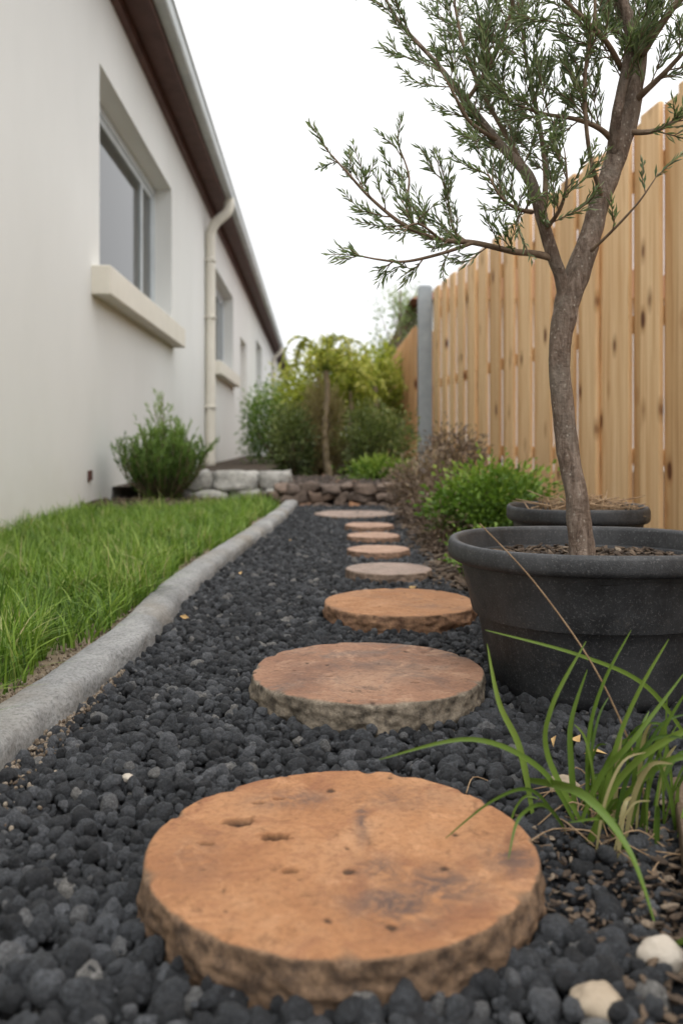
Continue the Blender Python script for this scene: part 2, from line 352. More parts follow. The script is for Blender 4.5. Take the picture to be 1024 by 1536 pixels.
def slab(cx,cy,r,zt,mat,seed,pits=(),stains=(),nr=64,na=260,bot=-.012,rough=1.):
    V=[];F=[];Mk=[]; S=Vector((seed*9.1,seed*4.7,seed))
    def outline(an):
        p=Vector((math.cos(an),math.sin(an),0)); return r*(1+.020*noise.noise(p*1.2+S)+.008*noise.noise(p*4+S)+.003*noise.noise(p*13+S))
    ns=20
    for i in range(nr):
        t=(i+.02)/(nr-1) ; t=min(t,1)
        if i>nr-9: t=min(1,.94+.06*(i-(nr-9)+.0)/8) if nr>40 else t
        for k in range(na):
            an=2*math.pi*k/na; R=outline(an)-.003
            x=math.cos(an)*R*t; y=math.sin(an)*R*t; p=Vector((x,y,0))
            z=zt+.0026*noise.noise(p*9+S)+.0010*noise.noise(p*45+S)
            pit=0
            q=noise.noise(p*60+S*2)
            if q>.60: pit=min(.8,(q-.60)*8); z-=.002*pit
            for (px,py,pr) in pits:
                dd=math.hypot((x-px)*.7,(y-py)*1.15)/pr+.5*noise.noise(p*150)
                if dd<1: f=min(1,(1-dd)*4.5); z-=.009*f; pit=max(pit,f)
            st=0
            for (px,py,sx_,sy_,am) in stains: st=max(st,am*math.exp(-((x-px)/sx_)**2-((y-py)/sy_)**2))
            e=(R-math.hypot(x,y))
            ch=max(0,noise.noise(Vector((math.cos(an)*7,math.sin(an)*7,0))+S*3)-.08)*.022*rough+.0016+.0015*max(0,noise.noise(Vector((math.cos(an)*40,math.sin(an)*40,0))+S))
            side=0
            if e<ch: g=(1-e/ch); z-=.005*g*g*min(1,ch/.008)+.0005; side=min(1,g*1.4)
            V.append((cx+x,cy+y,z)); Mk.append((side,pit,st,1))
    for j in range(1,ns+1):
        t=j/ns
        for k in range(na):
            an=2*math.pi*k/na; R=outline(an); d=Vector((math.cos(an),math.sin(an),0))
            base=V[(nr-1)*na+k]
            z=base[2]+(bot-base[2])*t
            q=Vector((d.x*r*22,d.y*r*22,z*30))+S
            q2=Vector((d.x*r*120,d.y*r*120,z*150))+S
            n1_=noise.noise(q); n2=noise.noise(q2); n3=noise.noise(Vector((d.x*r*50,d.y*r*50,z*95))+S)
            dr=(.002+.006*n1_+.0035*n3+.0022*n2)*rough*min(1,t*3)-.003
            R2=R+dr-.003*max(0,t-.6)
            V.append((cx+d.x*R2,cy+d.y*R2,z)); Mk.append((1,max(0,min(1,-n3*1.6-n2*.6))*.6,0,1))
    tot=nr+ns
    for i in range(tot-1):
        for k in range(na):
            F.append((i*na+k,(i+1)*na+k,(i+1)*na+(k+1)%na,i*na+(k+1)%na))
    F.append(tuple(range(na)))
    return mk('stepping_stone',V,F,mat,True,None,{'mask':('FLOAT_COLOR',Mk)})
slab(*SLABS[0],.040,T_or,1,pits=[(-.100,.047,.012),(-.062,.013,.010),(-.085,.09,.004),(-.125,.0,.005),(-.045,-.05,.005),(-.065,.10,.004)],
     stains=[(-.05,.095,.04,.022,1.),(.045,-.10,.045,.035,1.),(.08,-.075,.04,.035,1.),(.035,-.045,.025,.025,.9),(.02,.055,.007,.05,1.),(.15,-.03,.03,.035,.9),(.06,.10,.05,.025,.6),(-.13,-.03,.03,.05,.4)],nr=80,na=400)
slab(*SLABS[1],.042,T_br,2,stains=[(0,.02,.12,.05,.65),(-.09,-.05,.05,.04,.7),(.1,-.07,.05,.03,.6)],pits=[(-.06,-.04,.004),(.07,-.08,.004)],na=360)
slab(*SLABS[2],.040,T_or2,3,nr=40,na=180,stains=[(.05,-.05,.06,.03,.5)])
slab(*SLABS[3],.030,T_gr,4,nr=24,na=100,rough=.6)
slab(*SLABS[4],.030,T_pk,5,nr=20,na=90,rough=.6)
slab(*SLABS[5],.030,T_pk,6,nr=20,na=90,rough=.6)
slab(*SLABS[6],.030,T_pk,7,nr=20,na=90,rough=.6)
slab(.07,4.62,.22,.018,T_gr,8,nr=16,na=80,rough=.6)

# ---------------------------------------------------------------- vegetation generators
def leaves(name,P,D,L,W,var,mat,parent=None,fold=.25):
    P=np.asarray(P,float);D=np.asarray(D,float);n=len(P); D/=np.linalg.norm(D,axis=1)[:,None]+1e-9
    R=rng.normal(size=(n,3)); S=np.cross(D,R); S/=np.linalg.norm(S,axis=1)[:,None]+1e-9; U=np.cross(S,D)
    L=np.asarray(L)[:,None];W=np.asarray(W)[:,None]
    b=P; l=P+D*L*.5+S*W*.5+U*W*fold; r=P+D*L*.5-S*W*.5+U*W*fold; t=P+D*L-U*L*.12
    V=np.stack([b,l,r,t],1).reshape(-1,3); i=np.arange(n)[:,None]*4
    F=np.vstack([i+np.array([[0,2,3]]),i+np.array([[0,3,1]])])
    return mk(name,V,F,mat,False,parent,{'var':('FLOAT',np.repeat(var,4))})
def blades(name,P,ang,L,W,lean,var,mat,parent=None,K=5):
    n=len(P); h=np.c_[np.cos(ang),np.sin(ang),np.zeros(n)]; s=np.c_[-np.sin(ang+.6*rng.normal(size=n)),np.cos(ang),np.zeros(n)]
    V=[]
    for k in range(K):
        t=k/(K-1); c=P+h*(L*lean*t**1.8)[:,None]+np.array([0,0,1.])*(L*(t-.45*lean*t*t))[:,None]
        wv=(W*(1-t**1.7)*.5+W*.03)[:,None]; V+=[c-s*wv,c+s*wv]
    V=np.stack(V,1).reshape(-1,3); i=np.arange(n)[:,None]*(2*K)
    F=np.vstack([i+np.array([[2*k,2*k+1,2*k+3,2*k+2]]) for k in range(K-1)])
    return mk(name,V,F,mat,True,parent,{'var':('FLOAT',np.repeat(var,2*K))})

M_grass=m_leaf('lawn_grass',[(0,(.045,.095,.018)),(.4,(.125,.225,.032)),(.72,(.24,.36,.055)),(.88,(.34,.42,.11)),(1,(.46,.40,.22))],.35)
n=54000
Y=.75+(5.3-.75)*rng.random(n)**1.25; cx=np.interp(Y,CURB[:,1],CURB[:,0])-.105-.02*np.sin(Y*5)-.012*np.sin(Y*17)-np.where(Y<1.6,.02,0)
wx=-1.33-.0325*Y; X=wx+(cx-wx)*rng.random(n)**.75
X=np.maximum(X,wx+.01)
k=(np.hypot((X+1.12)/.42,(Y-5.15)/.45)>1)&~((X<wx+.06)&(rng.random(n)<.5)); X,Y=X[k],Y[k]; n=len(X)
clump=np.array([noise.noise(Vector((x*6,y*6,0)))+.8*noise.noise(Vector((x*20,y*20,3))) for x,y in zip(X,Y)])
edge=np.interp(Y,CURB[:,1],CURB[:,0])-.10-X
kk=~((edge<.09)&(clump<.05)&(rng.random(n)<.65)); X,Y,clump=X[kk],Y[kk],clump[kk]; n=len(X)
L=(.05+.04*rng.random(n)+.05*clump)*np.where(Y<2.4,1.3,1.)
L=np.clip(np.where(rng.random(n)<.05,L*1.6,L),.02,.2)
blades('lawn',np.c_[X,Y,np.full(n,.01)],rng.uniform(0,6.283,n),L,rng.uniform(.0024,.0058,n),rng.uniform(.1,1.1,n),np.clip(rng.beta(2.2,2.6,n)+clump*.35,0,1),M_grass)

M_tuft=m_leaf('tuft_grass',[(0,(.05,.10,.018)),(.5,(.125,.20,.035)),(.85,(.23,.32,.07)),(1,(.38,.3,.17))],.3,.4)
def ribbon(G,pts,w,a,K=8):
    C=spline(pts,K); V=[];F=[];n=len(C); ph=random.uniform(0,6)
    for i,c in enumerate(C):
        t=C[min(i+1,n-1)]-C[max(i-1,0)]; t/=np.linalg.norm(t); u=i/(n-1)
        s=np.cross(t,np.array([.15+.5*math.sin(ph+u*2),-1.,.25])); s/=np.linalg.norm(s)+1e-9; nn=np.cross(s,t)
        ww=w*.5*(min(1,.45+u*2.2))*(1-u**3)+.0003
        V+=[c-s*ww+nn*ww*.45,c,c+s*ww+nn*ww*.45]
    for i in range(n-1):
        for k in range(2): F.append((i*3+k,i*3+k+1,(i+1)*3+k+1,(i+1)*3+k))
    G.add(V,F,a)
tuft=empty('grass_tuft'); G=Geo()
for pts,w_,a in [
 ([(.249,.91,.0),(.205,.89,.07),(.131,.87,.108),(.037,.85,.095)],.0055,.5),
 ([(.205,.92,.0),(.19,.92,.08),(.168,.92,.13),(.157,.93,.19)],.0065,.75),
 ([(.256,.91,.0),(.214,.90,.08),(.216,.89,.135),(.255,.90,.2)],.0075,.6),
 ([(.262,.92,.0),(.262,.92,.09),(.278,.92,.15),(.312,.93,.205)],.006,.5),
 ([(.265,.9,.0),(.285,.90,.09),(.31,.90,.15),(.345,.91,.2)],.007,.65),
 ([(.40,.98,.06),(.34,.96,.135),(.26,.94,.175),(.155,.93,.205)],.0045,.6),
 ([(.25,.88,.0),(.28,.87,.07),(.33,.86,.115),(.39,.85,.135)],.0095,.7),
 ([(.26,.9,.0),(.30,.88,.06),(.34,.87,.09),(.38,.86,.08)],.008,.5),
 ([(.245,.9,.0),(.27,.9,.06),(.30,.89,.1),(.36,.9,.17)],.0065,.55),
 ([(.20,.94,.04),(.235,.85,.062),(.258,.78,.04),(.262,.715,.0)],.0085,.5),
 ([(.235,.91,.0),(.19,.86,.06),(.145,.82,.068),(.095,.79,.045)],.003,.2),
 ([(.235,.90,.0),(.2,.85,.05),(.165,.8,.06),(.145,.75,.045)],.0035,.25),
 ([(.25,.92,.0),(.245,.92,.06),(.245,.92,.11),(.262,.92,.165)],.006,.45),
 ([(.27,.9,.0),(.275,.89,.04),(.283,.88,.08),(.30,.87,.10)],.008,.5),
 ([(.28,.86,.0),(.27,.84,.03),(.25,.82,.05),(.21,.8,.055)],.004,.4),
 ([(.255,.69,.0),(.27,.66,.03),(.285,.63,.045),(.30,.61,.03)],.004,.5),
 ([(.30,.90,.0),(.31,.89,.06),(.325,.88,.11),(.35,.87,.16)],.006,.45),
 ]: ribbon(G,pts,w_,a)
for i in range(52):
    bx=random.gauss(.295,.04); by=random.gauss(.91,.035); an=random.uniform(-2.4,1.2); l=random.uniform(.04,.15); le=random.uniform(.2,.8)
    dx=math.cos(an)*le*l; dy=math.sin(an)*le*l*.6
    ribbon(G,[(bx,by,0),(bx+dx*.2,by+dy*.2,l*.45),(bx+dx*.55,by+dy*.55,l*.75),(bx+dx,by+dy,l*(1-.4*le))],random.uniform(.002,.0055),random.choice([.1,.2,.3,.45,.55,.7,.97]),5)
G.obj('green_blades',M_tuft,True,tuft)
M_dry=m_noise('dry_straw',(.22,.14,.08),(.4,.28,.17),80,.8,.2,.001)
G=Geo()
G.tube(spline([(.33,.93,.0),(.315,.93,.07),(.272,.93,.165),(.21,.94,.255),(.152,.95,.318)],8),np.linspace(.0014,.0006,33),6)
for i in range(30):
    bx=random.gauss(.275,.035); by=random.gauss(.90,.05); an=random.uniform(0,6.28); l=random.uniform(.03,.09)
    G.tube(spline([(bx,by,.008),(bx+math.cos(an)*l*.5,by+math.sin(an)*l*.5,random.uniform(.01,.03)),(bx+math.cos(an+.3)*l,by+math.sin(an+.3)*l,.010)],4),[.0007]*9,5)
G.obj('dry_stems',M_dry,True,tuft)
def rock(name,c,s,mat,seed):
    import bmesh
    bm=bmesh.new(); bmesh.ops.create_icosphere(bm,subdivisions=4,radius=1); of=Vector((seed*5.3,seed,2))
    for v in bm.verts:
        p=v.co.copy(); q=1+.25*noise.noise(p*.9+of)+.10*noise.noise(p*2.5+of)+.04*noise.noise(p*8+of)
        v.co=Vector((p.x*s[0],p.y*s[1],p.z*s[2]))*q
    me=bpy.data.meshes.new(name); bm.to_mesh(me); bm.free(); me.polygons.foreach_set('use_smooth',np.ones(len(me.polygons),dtype=bool)); me.materials.append(mat)
    o=bpy.data.objects.new(name,me); o.location=c; link(o); return o
rock('white_rock',(.249,.672,.008),(.017,.013,.014),M_white,1)
rock('beige_rock',(.182,.618,.006),(.020,.016,.014),M_beige,2)
rock('white_rock',(-.252,1.015,.012),(.008,.006,.005),M_white,3)
rock('beige_rock',(.255,.99,.012),(.018,.014,.012),M_beige,4)
M_dleaf=m_noise('dead_leaf',(.42,.26,.1),(.6,.42,.2),40,.7,.3,.001)
P=[(-.362,1.93,.016),(-.30,2.6,.014),(-.2,3.4,.014),(.30,1.12,.02),(.33,1.07,.02),(.27,1.1,.018),(.45,2.3,.02),(.2,2.3,.02)]
leaves('fallen_leaves',P,rng.normal(size=(8,3))*np.array([1,1,.1]),rng.uniform(.02,.04,8),rng.uniform(.008,.014,8),rng.random(8),M_dleaf)
G=Geo(); G.box(-.02,.02,-.42,.17,-.03,.034,.3)
o=G.obj('timber_edging',M_edge,False,None,.005); o.location=(.338,.80,0); o.rotation_euler=(0,0,-.30)

# ---------------------------------------------------------------- pots
def pot(loc,s=1.,sz_=1.,soilz=.196):
    prof=[(0,0),(.154,0),(.160,.004),(.163,.02),(.196,.198),(.198,.202),(.222,.204),(.2275,.2075),(.229,.214),(.228,.229),(.2255,.234),(.221,.236),(.214,.2345),(.2105,.229),(.208,.2),(.19,.12),(.0,.12)]
    na=96; V=[];F=[]
    for r,z in prof:
        for k in range(na):
            a=2*math.pi*k/na; rr=max(r,.0005)*(1+.005*math.sin(a*2+1)+.002*math.sin(a*5)); V.append((math.cos(a)*rr*s,math.sin(a)*rr*s,z*sz_+.0015*math.sin(a*3)*(z>.1)))
    for i in range(len(prof)-1):
        for k in range(na): F.append((i*na+k,i*na+(k+1)%na,(i+1)*na+(k+1)%na,(i+1)*na+k))
    o=mk('plant_pot',V,F,M_pot,True); o.location=loc
    b_=o.modifiers.new('e','EDGE_SPLIT'); b_.split_angle=math.radians(50)
    V=[];F=[];nr=14;n2=60
    for i in range(nr):
        for k in range(n2):
            a=2*math.pi*k/n2; r=(.002+.2055*i/(nr-1))*s; x=math.cos(a)*r;y=math.sin(a)*r
            V.append((x,y,soilz*sz_+.006*noise.noise(Vector((x*22,y*22,s)))+.004*noise.noise(Vector((x*70,y*70,s)))+.012*math.exp(-(r/.05)**2)))
    for i in range(nr-1):
        for k in range(n2): F.append((i*n2+k,(i+1)*n2+k,(i+1)*n2+(k+1)%n2,i*n2+(k+1)%n2))
    F.append(tuple(range(n2)))
    mk('potting_soil',V,F,M_soil,True,o); return o
pot((POT[0],POT[1],.0),1.035,1.035)
pot((.560,2.05,.0),.72,1.08,.2)
G=Geo()
for i in range(260):
    a=random.uniform(0,6.28); r=random.uniform(0,.13); l=random.uniform(.03,.10); x=.58+math.cos(a)*r*.9;y=2.05+math.sin(a)*r
    G.tube([(x,y,.205),(x+random.gauss(0,.02),y+random.gauss(0,.02),.22+l*.45),(x+random.gauss(0,.045),y+random.gauss(0,.04),.22+l*.6)],[.0025,.002,.001],5)
G.obj('dead_stems',M_dry,True)

# ---------------------------------------------------------------- the potted tree
tree=empty('olive_tree'); GT=Geo(); GW=Geo(); LP=[];LD=[];LV=[];LL=[]
Yt=1.45; KS=Yt/1.39
limbs={
'trunk':([(.389,0,.195,.024),(.387,0,.235,.0205),(.376,0,.324,.0185),(.361,.005,.432,.0175),(.351,0,.539,.0170),(.361,-.003,.620,.0195),(.374,-.004,.665,.0185),(.396,0,.722,.0175),(.4226,.01,.808,.0165),(.455,.015,.894,.0165),(.476,.02,.98,.0165),(.484,.02,1.055,.0145),(.462,.03,1.12,.012),(.445,.04,1.2,.009),(.45,.05,1.32,.005)],.95,1.,.17,.72),
'left':([(.362,0,.63,.012),(.350,-.01,.672,.0105),(.3366,-.02,.70,.0095),(.315,-.03,.765,.009),(.2935,-.03,.829,.0085),(.245,-.02,.888,.007),(.191,0,.969,.0055),(.148,.02,1.034,.004),(.095,.03,1.098,.003),(.06,.03,1.16,.002)],.75,1.,.12,.36),
'low':([(.335,-.02,.700,.007),(.30,-.03,.705,.0055),(.267,-.05,.7035,.005),(.202,-.07,.713,.0042),(.148,-.08,.716,.0035),(.095,-.09,.735,.003),(.045,-.09,.775,.0023),(.01,-.1,.81,.0018),(-.015,-.1,.838,.001)],.5,.85,.065,.18),
'low2':([(.202,-.07,.713,.003),(.15,-.1,.69,.0026),(.095,-.11,.676,.002),(.055,-.12,.677,.0015),(.03,-.12,.682,.001)],.55,.5,.05,.15),
'low3':([(.11,-.08,.735,.0025),(.10,-.06,.77,.002),(.105,-.05,.82,.0016),(.09,-.04,.87,.001)],.7,.65,.045,.1),
'low4':([(.19,-.07,.715,.0025),(.175,-.04,.74,.002),(.17,-.03,.78,.0016),(.155,-.02,.84,.001)],.7,.65,.055,.1),
'low5':([(.15,-.08,.715,.0025),(.13,-.12,.72,.002),(.11,-.14,.725,.0016),(.085,-.15,.715,.001)],.6,.7,.04,.1),
'twin':([(.440,.01,.87,.010),(.438,-.02,.93,.009),(.447,-.03,.99,.008),(.455,-.03,1.04,.008),(.44,-.03,1.11,.006),(.40,-.02,1.2,.004)],.9,1.,.14,.3),
'side':([(.443,.01,.893,.006),(.41,-.02,.905,.0045),(.363,-.05,.91,.0035),(.31,-.06,.915,.0028),(.255,-.07,.93,.0015)],.8,1.,.10,.15),
'right':([(.462,.01,.91,.005),(.50,-.01,.905,.004),(.545,-.03,.925,.003),(.60,-.03,.96,.002)],.8,1.,.10,.15),
'right2':([(.475,.01,.96,.006),(.505,-.04,.985,.004),(.54,-.07,1.02,.003),(.58,-.08,1.04,.002)],1.,1.1,.11,.1),
'rup':([(.482,0,1.03,.007),(.52,-.03,1.09,.006),(.57,-.04,1.15,.004),(.60,-.04,1.22,.003)],.9,1.4,.12,.05),
'a':([(.2935,-.03,.829,.005),(.27,.02,.905,.004),(.235,.05,.99,.0035),(.205,.06,1.07,.003),(.19,.07,1.15,.002)],.9,1.,.12,.15),
'b':([(.32,-.02,.76,.005),(.335,.03,.85,.0045),(.33,.06,.95,.004),(.315,.08,1.05,.003),(.30,.08,1.16,.002)],.9,1.,.12,.2),
'c':([(.42,0,.80,.004),(.385,-.05,.86,.0035),(.37,-.08,.96,.003),(.38,-.1,1.06,.0025),(.37,-.1,1.16,.002)],.8,.9,.11,.35),
'd':([(.25,-.02,.885,.004),(.20,-.06,.90,.003),(.175,-.08,.93,.002),(.155,-.09,.96,.001)],.5,.4,.055,.2),
'e':([(.30,-.03,.77,.004),(.265,-.09,.76,.003),(.235,-.12,.77,.002),(.215,-.13,.80,.0012)],.5,1.2,.06,.05),
'h':([(.32,-.03,.74,.004),(.335,-.07,.765,.003),(.34,-.09,.80,.002),(.335,-.10,.84,.001)],.5,1.3,.06,.05),
'f':([(.39,-.01,.705,.003),(.42,-.05,.735,.0022),(.45,-.08,.77,.0016),(.47,-.09,.80,.001)],.2,.3,.04,.4),
'g':([(.445,-.02,1.0,.005),(.40,-.08,1.02,.004),(.34,-.12,1.05,.003),(.29,-.14,1.09,.002),(.25,-.14,1.15,.001)],.9,1.1,.12,.05),
'i':([(.20,0,.955,.004),(.235,-.05,1.0,.003),(.26,-.07,1.07,.0025),(.27,-.08,1.15,.002)],.9,1.,.12,.1),
}
def twig(p,d,l,r,depth,leafd):
    k=5; pts=[np.array(p)]; dd=np.array(d)/np.linalg.norm(d)
    for i in range(k):
        dd=dd+rng.normal(0,.09,3)+np.array([0,0,.06]); dd/=np.linalg.norm(dd); pts.append(pts[-1]+dd*l/k)
    GW.tube(pts,list(np.linspace(r,.0005,k+1)),4,0,False)
    pts=np.array(pts); npair=int(l/.0072*leafd)
    for j in range(npair):
        t=(.12+.88*(j+rng.random())/max(npair,1)); f=min(t,0.999)*k; i=int(f); q=pts[i]+(pts[i+1]-pts[i])*(f-i); tn=pts[i+1]-pts[i]; tn/=np.linalg.norm(tn)
        s=rng.normal(size=3); s-=tn*s.dot(tn); s/=np.linalg.norm(s)
        for sg in (1,-1):
            if rng.random()<.12: continue
            LP.append(q); LD.append(tn*1.+s*sg*.55*rng.uniform(.5,1.2)); LL.append(rng.uniform(.014,.026)*(1-.3*(t>.9))); LV.append(np.clip(.35+.3*t+rng.normal(0,.24),0,1))
    if depth>0:
        for j in range(int(1+l/.034)):
            t=rng.uniform(.15,.85)*k; i=int(t); q=pts[i]+(pts[i+1]-pts[i])*(t-i); tn=pts[i+1]-pts[i]; tn/=np.linalg.norm(tn)
            s=rng.normal(size=3); s-=tn*s.dot(tn); s/=np.linalg.norm(s)
            twig(q,tn*1.+s*.6+np.array([0,0,.12]),rng.uniform(.03,.06),.0009,depth-1,leafd)
for nm,(pts,tt,dens,tl,st) in limbs.items():
    if nm in('trunk','left'): dens=tt
    pts=[(x*KS,Yt+y,.41+(z-.41)*KS,r*KS) for x,y,z,r in pts]
    C=spline(pts,8); main=nm in('trunk','left','twin')
    (GT if main else GW).tube([c[:3] for c in C],[c[3] for c in C],18 if main else 7,0,True,.20 if main else .1,len(nm))
    seg=np.linalg.norm(np.diff(C[:,:3],axis=0),axis=1); cum=np.r_[0,np.cumsum(seg)]; T=cum[-1]
    s=T*st
    while s<T:
        i=min(np.searchsorted(cum,s)-1,len(C)-2); i=max(i,0); f=(s-cum[i])/seg[i]; q=C[i,:3]*(1-f)+C[i+1,:3]*f; tn=(C[i+1,:3]-C[i,:3])/seg[i]
        r_=rng.normal(size=3); r_-=tn*r_.dot(tn); r_/=np.linalg.norm(r_)
        u=s/T
        twig(q,tn*.7+r_*.8+np.array([0,0,.15]),tl*rng.uniform(.5,1.25)*(1.15-.5*u),.0013,1,1.)
        s+=.0165/dens*rng.uniform(.5,1.5)
    twig(C[-1,:3],C[-1,:3]-C[-3,:3],tl*.4,.001,1,1.)
ot=GT.obj('trunk_and_limbs',M_bark,True,tree); GW.obj('branches',M_twig,True,tree)
M_ol=m_leaf('olive_leaf',[(0,(.085,.12,.065)),(.4,(.18,.235,.125)),(.75,(.29,.345,.20)),(1,(.43,.47,.32))],.42,.42)
leaves('foliage',LP,LD,LL,rng.uniform(.0024,.0042,len(LP)),np.array(LV),M_ol,tree)
print('leaves',len(LP))

# ---------------------------------------------------------------- fences
def fence(name,p0,p1,h,bw,mat,seed):
    random.seed(seed)
    v=Vector(p1)-Vector(p0); Ln=v.length; an=math.atan2(v.y,v.x)
    E=empty(name,(p0[0],p0[1],0),an); G=Geo(); x=0;i=0
    while x<Ln:
        w_=bw*random.uniform(.8,1.15); wide=i%2==0
        if wide: G.box(x-.010,x+w_+.010,.010,.032,-.02,h+random.uniform(-.006,.006),.25+.75*random.random())
        else: G.box(x-.004,x+w_+.004,-.012,.004,-.02,h+random.uniform(-.012,.004),random.random()*.8)
        x+=w_+ .002;i+=1
    G.obj('palings',mat,False,E,.003)
    G=Geo()
    for z in (.3,h*.5,h-.25): G.box(0,Ln,-.065,-.014,z,z+.07,random.random())
    for k in range(int(Ln/2.4)+1): G.box(k*2.4,k*2.4+.09,-.157,-.067,-.02,h-.05,random.random())
    G.obj('rails',mat,False,E,.003)
    return E
fence('timber_fence',(1.75,-.4),(.862,8.0),1.80,.165,M_fence,3)
fence('timber_fence',(.725,8.2),(.56,17.6),1.50,.16,M_fence2,4)
G=Geo(); G.box(-.065,.065,-.05,.05,-.03,1.83,.2); G.box(-.05,.05,-.04,.04,1.83,1.845,.2)
o=G.obj('fence_post',M_steel,False,None,.006); o.location=(.775,8.02,0)

# ---------------------------------------------------------------- house
HZ=3.38
house=empty('rendered_house',(-1.33,0,0),math.atan(.0325))
G=Geo(); y0,y1=-4.,43.; ops=[(5.37,8.1,1.45,2.76),(11.6,14.3,1.45,2.76),(15.7,17.1,.02,2.3),(20,22.2,1.45,2.76)]
c=y0
for a,b_,z0,z1 in ops:
    G.box(-.25,0,c,a,-.05,HZ); 
    if z0>.1: G.box(-.25,0,a,b_,-.05,z0)
    G.box(-.25,0,a,b_,z1,HZ); c=b_
G.box(-.25,0,c,y1,-.05,HZ)
G.box(-6.2,-.25,y0,y0+.25,-.05,HZ); G.box(-6.2,-.25,y1-.25,y1,-.05,HZ); G.box(-6.45,-6.2,y0,y1,-.05,HZ)
G.obj('walls',M_wall,False,house)
G=Geo()
for a,b_,z0,z1 in ops:
    if z0>.1: G.box(-.02,.115,a-.2,b_+.1,z0-.165,z0+.012)
G.obj('window_sills',M_trim,False,house,.008)
G=Geo();GG=Geo();GC=Geo()
for a,b_,z0,z1 in ops:
    zb=z0+.014 if z0>.1 else z0
    f=.07; X0,X1=-.20,-.155
    G.box(X0,X1,a+.002,a+f,zb,z1-.002); G.box(X0,X1,b_-f,b_-.002,zb,z1-.002); G.box(X0,X1,a+f,b_-f,z1-f,z1-.002); G.box(X0,X1,a+f,b_-f,zb,zb+f)
    g=f+.05; X2=X1-.012
    G.box(X0+.004,X2,a+f,a+g,zb+f,z1-f); G.box(X0+.004,X2,b_-g,b_-f,zb+f,z1-f); G.box(X0+.004,X2,a+g,b_-g,z1-g,z1-f); G.box(X0+.004,X2,a+g,b_-g,zb+f,zb+g)
    m1=b_-.55; G.box(X0+.004,X2,m1-.03,m1+.03,zb+g,z1-g)
    GG.box(-.184,-.178,a+g,b_-g,zb+g,z1-g)
    n_=int((b_-a)/.03); V=[];F=[]
    for i in range(n_+1):
        yy=a+(b_-a)*i/n_; xx=-.235+.012*math.sin(i*1.3); V+=[(xx,yy,z0),(xx,yy,z1)]
    for i in range(n_): F.append((2*i,2*i+2,2*i+3,2*i+1))
    GC.add(V,F)
G.obj('window_frames',M_alu,False,house,.003); GG.obj('glass',M_glass,False,house); GC.obj('curtains',M_curt,True,house)
G=Geo(); G.box(.002,.222,y0,y1,HZ,HZ+.03); G.box(.0,.05,y0,y1,HZ-.09,HZ-.002); G.box(.224,.248,y0,y1,HZ-.05,HZ+.14)
G.obj('soffit_and_fascia',M_fascia,False,house,.004)
G=Geo(); prof=[(.25,HZ+.13),(.25,HZ+.0),(.255,HZ-.012),(.33,HZ-.012),(.34,HZ),(.34,HZ+.11),(.352,HZ+.115),(.352,HZ+.128),(.331,HZ+.128),(.331,HZ+.005),(.26,HZ+.005),(.26,HZ+.13)]
n_=len(prof); V=[(x,y0,z) for x,z in prof]+[(x,y1,z) for x,z in prof]
G.add(V,[(i,(i+1)%n_,(i+1)%n_+n_,i+n_) for i in range(n_)]); G.obj('gutter',M_gutter,False,house)
G=Geo(); G.add([(.32,y0-.2,HZ+.17),(.32,y1+.2,HZ+.17),(-3.2,y1+.2,HZ+1.45),(-3.2,y0-.2,HZ+1.45),(-6.8,y0-.2,HZ+.15),(-6.8,y1+.2,HZ+.15),(.32,y0-.2,HZ+.14),(.32,y1+.2,HZ+.14)],[(0,1,2,3),(3,2,5,4),(0,6,7,1)])
G.add([(0,y0,HZ),(-6.4,y0,HZ),(-3.2,y0,HZ+1.4)],[(0,1,2)]); G.add([(0,y1,HZ),(-6.4,y1,HZ),(-3.2,y1,HZ+1.4)],[(0,1,2)])
G.obj('roof',M_roof,False,house)
G=Geo()
for yp in (10.6,27.5):
    G.tube(spline([(.295,yp,HZ+.0),(.295,yp,HZ-.10),(.26,yp,HZ-.18),(.13,yp,HZ-.30),(.07,yp,HZ-.42),(.065,yp,HZ-.56),(.065,yp,1.5),(.065,yp,.0)],6),[.062]*43,14)
    for z in (.8,1.9,2.6): G.box(.0,.13,yp-.068,yp+.068,z,z+.03)
G.obj('downpipes',M_trim,True,house)
G=Geo(); G.box(.001,.014,5.08,5.15,.17,.23); G.obj('wall_vent',M_fascia,False,house,.003)
G=Geo(); G.box(-.19,-.16,15.76,17.04,.03,2.24); G.obj('door',M_trim,False,house,.003)

# ---------------------------------------------------------------- neighbour house
nh=empty('neighbour_house'); G=Geo(); G.box(1.15,6,12,20,-.03,2.4); G.obj('walls',M_wall,False,nh)
G=Geo(); G.add([(.95,11.8,2.35),(6.2,11.8,2.35),(6.2,20.2,2.35),(.95,20.2,2.35),(3.5,14,3.4),(3.5,18,3.4)],[(0,1,4),(1,2,5,4),(2,3,5),(3,0,4,5),(0,3,2,1)]); G.obj('roof',M_roof,False,nh)

